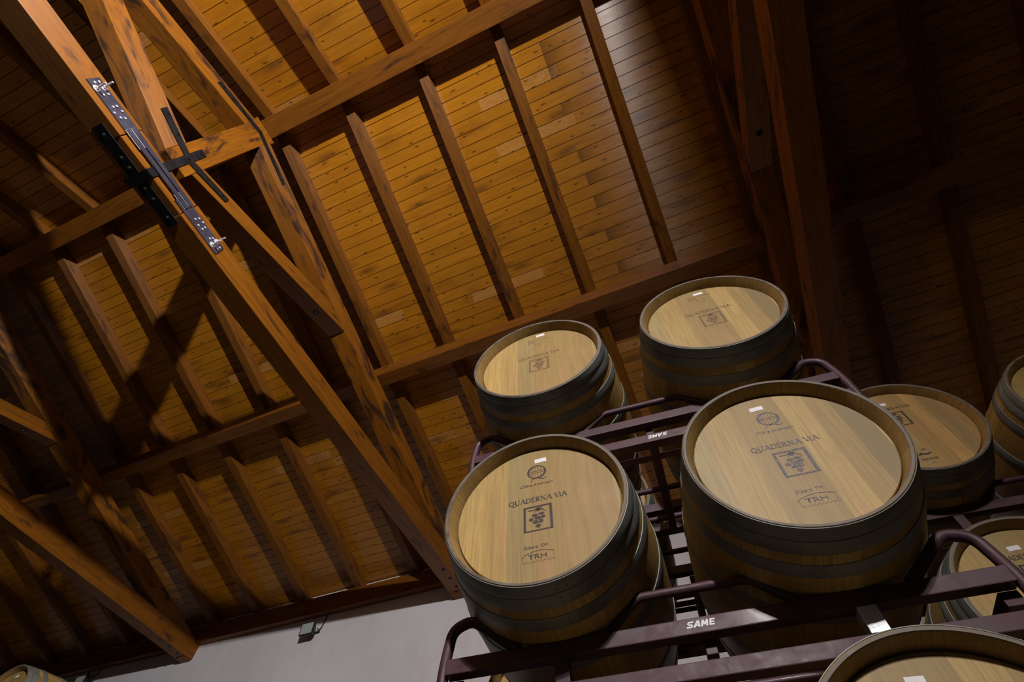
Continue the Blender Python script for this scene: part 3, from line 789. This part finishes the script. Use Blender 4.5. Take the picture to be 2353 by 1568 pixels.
# ------------------------------------------------------------------ racks
def rack_parts():
    out = []
    for yy in (.215, .735):
        f = yy < .5
        for z0, z1, nm in ((-.382, -.338, 'upper_beam'), (-.492, -.450, 'lower_beam')):
            bm = bmesh.new(); box(bm, -.745, .745, yy, yy+.04, z0, z1, .003); out.append((nm, mesh(nm, bm)))
        for x in (-.40, .396):
            bm = bmesh.new(); box(bm, x-.0205, x+.0205, yy+.002, yy+.038, -.451, -.381, .002); out.append(('beam_post', mesh('beam_post', bm)))
        for s in (-1, 1):
            bm = bmesh.new()
            pth = smooth_path([(s*.530, yy+.02, -.336), (s*.628, yy+.02, -.258), (s*.678, yy+.02, -.218), (s*.742, yy+.02, -.240), (s*.760, yy+.02, -.36), (s*.760, yy+.02, -.575)], .06, 8)
            tube_bm(bm, pth, .0165, 16); out.append(('end_loop', mesh('end_loop', bm, True)))
        bm = bmesh.new()
        tube_bm(bm, smooth_path([(-.265, yy+.02, -.335), (-.165, yy+.02, -.243), (.155, yy+.02, -.243), (.255, yy+.02, -.335)], .02, 5), .0135, 16)
        out.append(('spacer_tube', mesh('spacer_tube', bm, True)))
    bm = bmesh.new(); tube_bm(bm, [(-.745, .315, -.478), (.745, .315, -.478)], .0125, 14); out.append(('cross_tube', mesh('cross_tube', bm, True)))
    bm = bmesh.new(); tube_bm(bm, [(-.745, .675, -.478), (.745, .675, -.478)], .0125, 14); out.append(('cross_tube', mesh('cross_tube', bm, True)))
    for x, w in ((-.722, .044), (0.0, .030), (.722, .044)):
        bm = bmesh.new(); box(bm, x-w/2, x+w/2, .252, .738, -.420, -.383, .002); out.append(('side_beam', mesh('side_beam', bm)))
        bm = bmesh.new(); box(bm, x-w/2, x+w/2, .252, .738, -.492, -.466, .002); out.append(('side_beam', mesh('side_beam', bm)))
    for _, m in out: m.materials.append(M['paint'])
    return out
RACK = rack_parts()
sm = bmesh.new()
def same_glyphs(bm, x, z, h):
    """slanted heavy capitals: S A M E"""
    sl = .28; w = h*.27; adv = 0
    T = lambda pts: [(x+adv+(a*h)+(b*h*sl), z+b*h) for a, b in pts]
    def R(p, ww=None): ribbon(bm, T(p), w if ww is None else ww, th=.0008)
    R([(.95, .86), (.25, .86), (.12, .66), (.30, .50), (.70, .48), (.84, .32), (.70, .13), (.0, .13)], h*.25); adv += h*1.12
    R([(.0, 0), (.55, 1.0)]); R([(.62, 1.0), (.80, 0)]); R([(.30, .28), (.75, .28)], h*.2); adv += h*1.12
    R([(.05, 0), (.15, .98)]); R([(.15, .98), (.45, .25)]); R([(.45, .25), (.85, .98)]); R([(.85, .98), (.85, 0)]); adv += h*1.22
    R([(.12, 0), (.12, 1.0)]); R([(.05, .88), (.75, .88)], h*.23); R([(.05, .5), (.68, .5)], h*.2); R([(.05, .12), (.75, .12)], h*.23)
same_glyphs(sm, 0, 0, .0175)
SAME = bpy.data.meshes.new('lettering'); sm.to_mesh(SAME); sm.free(); SAME.materials.append(M['letter_white'])
def rack(mw, label, text=None, tape=False):
    R = empty('barrel_rack', mw @ Matrix.Translation((0, .475, -.575)), label, 'barrel rack', 'steel barrel racks')
    I = Matrix.Translation((0, -.475, .575)); posts = []; beams = {}
    for nm, me in RACK:
        o = link(nm, me, None, R, I)
        if nm == 'beam_post': posts.append(o)
        beams.setdefault(nm, o)
    if text == 'up': link('lettering', SAME, None, beams['upper_beam'], Matrix.Translation((-.048, .215, -.366)))
    if text == 'down': link('lettering', SAME, None, beams['lower_beam'], Matrix.Translation((.062, .215, -.459)) @ Matrix.Rotation(math.pi, 4, 'Y'))
    if tape:
        bm = bmesh.new(); box(bm, .396-.023, .396+.023, .2145, .256, -.4495, -.3825, .001)
        link('silver_tape', mesh('silver_tape', bm), M['tape'], posts[1])
    return R

YAW, ROLL = math.radians(5.6), math.radians(-1.7)
U = Vector((math.cos(YAW), math.sin(YAW), 0)); NN = Vector((-math.sin(YAW), math.cos(YAW), 0))
def stack_frame(s, d, z, roll=ROLL):
    o = U*s + NN*d
    return Matrix.Translation(P(o.x, o.y, z)) @ Matrix.Rotation(YAW, 4, 'Z') @ Matrix.Rotation(roll, 4, 'Y')
PITCH = .857
LV = ['bottom', 'second', 'third', 'fourth', 'top']
# front stack: five tiers, two barrels each
front = {
 4: ((-.394, 'head', 'v', 'ink_brown', (.018, .243), 'highest wine barrel on the left of the front stack, brown print and small white label'),
     (.398, 'head2', 'v', 'ink_brown', (.010, .232), 'highest wine barrel on the right of the front stack, boards in light and dark stripes')),
 3: ((-.405, 'head', 'a', 'ink', (.020, .215), 'wine barrel with crisp black lettering on the left of the lower lettered rack'),
     (.383, 'head2', 'a', 'ink_blue', (-.012, .218), 'largest looking wine barrel with worn blue lettering')),
 2: ((-.40, 'head', 'a', 'ink', (.02, .215), 'wine barrel with only its rim showing, left of the cut off front barrel'),
     (.395, 'head2', None, None, (-.024, .214), 'front wine barrel cut off by the bottom edge, square paper tag with a pencil number')),
}
for lv in range(5):
    zc = 2.047-PITCH*(4-lv)
    F = stack_frame(.035, 1.235, zc)
    if lv in front:
        for dx, hm, stp, ik, lb, lab in front[lv]:
            dz = {(-.405): -.004}.get(dx, 0)
            barrel(F @ Matrix.Translation((dx, 0, dz)), lab, hm, stp, ik or 'ink', lb, roll=dx*3+lv, group='barrels of the front stack', square=(lv == 2 and dx > 0))
    else:
        for dx, w in ((-.396, 'left'), (.396, 'right')):
            barrel(F @ Matrix.Translation((dx, 0, 0)), '%s tier wine barrel, %s column of the front stack, below the frame' % (LV[lv], w), 'head', 'a', 'ink', roll=dx+lv, group='barrels of the front stack')
    rack(F, {4: 'maroon steel rack carrying the two highest barrels, white lettering upside down',
             3: 'maroon steel rack carrying the two large lettered barrels, white lettering upright, silver tape',
             2: 'maroon steel rack under the front barrel cut off by the bottom edge',
             1: 'maroon steel rack in the second tier of the front stack, below the frame', 0: 'maroon steel rack at the foot of the front stack, below the frame'}[lv],
         {4: 'down', 3: 'up'}.get(lv), lv == 3)
# rear stacks
def rear(s0, d0, z4, name, mats, tiers, desc, roll=ROLL, pitch=.875):
    for lv in tiers:
        F = stack_frame(s0, d0, z4-pitch*(4-lv), roll)
        for k, dx in enumerate((-.396, .396)):
            hm, stp, ik = mats[(lv, k)] if (lv, k) in mats else ('head', 'a', 'ink')
            barrel(F @ Matrix.Translation((dx, 0, 0)), desc.get((lv, k), '%s tier wine barrel, %s column of the %s' % (LV[lv], ('left', 'right')[k], name)), hm, stp, ik, (.0, .205) if stp != 'i' else (-.01, .195), roll=k+lv*2.1, group='barrels of the '+name)
        rack(F, desc.get((lv, 'r'), 'maroon steel rack of the %s, %s tier' % (name, LV[lv])))
rear(1.655, 2.12, 2.045, 'rear right stack', {(4, 0): ('head3', 'i', 'ink'), (4, 1): ('head', 'v', 'ink_brown'), (3, 0): ('head', 'i', 'ink')}, (0, 1, 2, 3, 4),
     {(4, 0): 'wine barrel with a pinkish head and a cup shaped mark, behind the largest barrel',
      (4, 1): 'wine barrel cut off by the right edge, highest at the right',
      (3, 0): 'wine barrel behind the maroon loop at the right edge, under the pinkish one',
      (4, 'r'): 'maroon steel rack under the pinkish barrel at the right', (3, 'r'): 'maroon steel rack behind the large loop at the lower right'}, roll=math.radians(-.8))
rear(.075, 2.225, 2.045, 'rear left stack', {}, (0, 1, 2, 4), {(4, 0): 'wine barrel hidden behind the highest left barrel', (4, 1): 'wine barrel hidden behind the highest right barrel'})
F = stack_frame(-.21, 2.30, 1.11)
barrel(F @ Matrix.Translation((-.396, 0, 0)), 'wine barrel peeping out low left behind the black lettered barrel', 'head', None, group='barrels of the rear left stack', lab=None)
rack(F, 'maroon steel rack in the fourth tier of the rear left stack')
# far left stack, only its highest barrel enters the frame
LF = lambda lv: Matrix.Translation(P(-5.52, 2.64, 2.0-PITCH*(4-lv)))
for lv in range(5):
    barrel(LF(lv) @ Matrix.Translation((-.40, 0, 0)), 'wine barrel with blue grey hoops in the bottom left corner' if lv == 4 else '%s tier wine barrel of the far left stack, below the frame' % LV[lv], 'head', 'v', 'ink_brown', roll=lv*.7, group='barrels of the far left stack')
    rack(LF(lv), 'maroon steel rack of the far left stack, %s tier' % LV[lv])
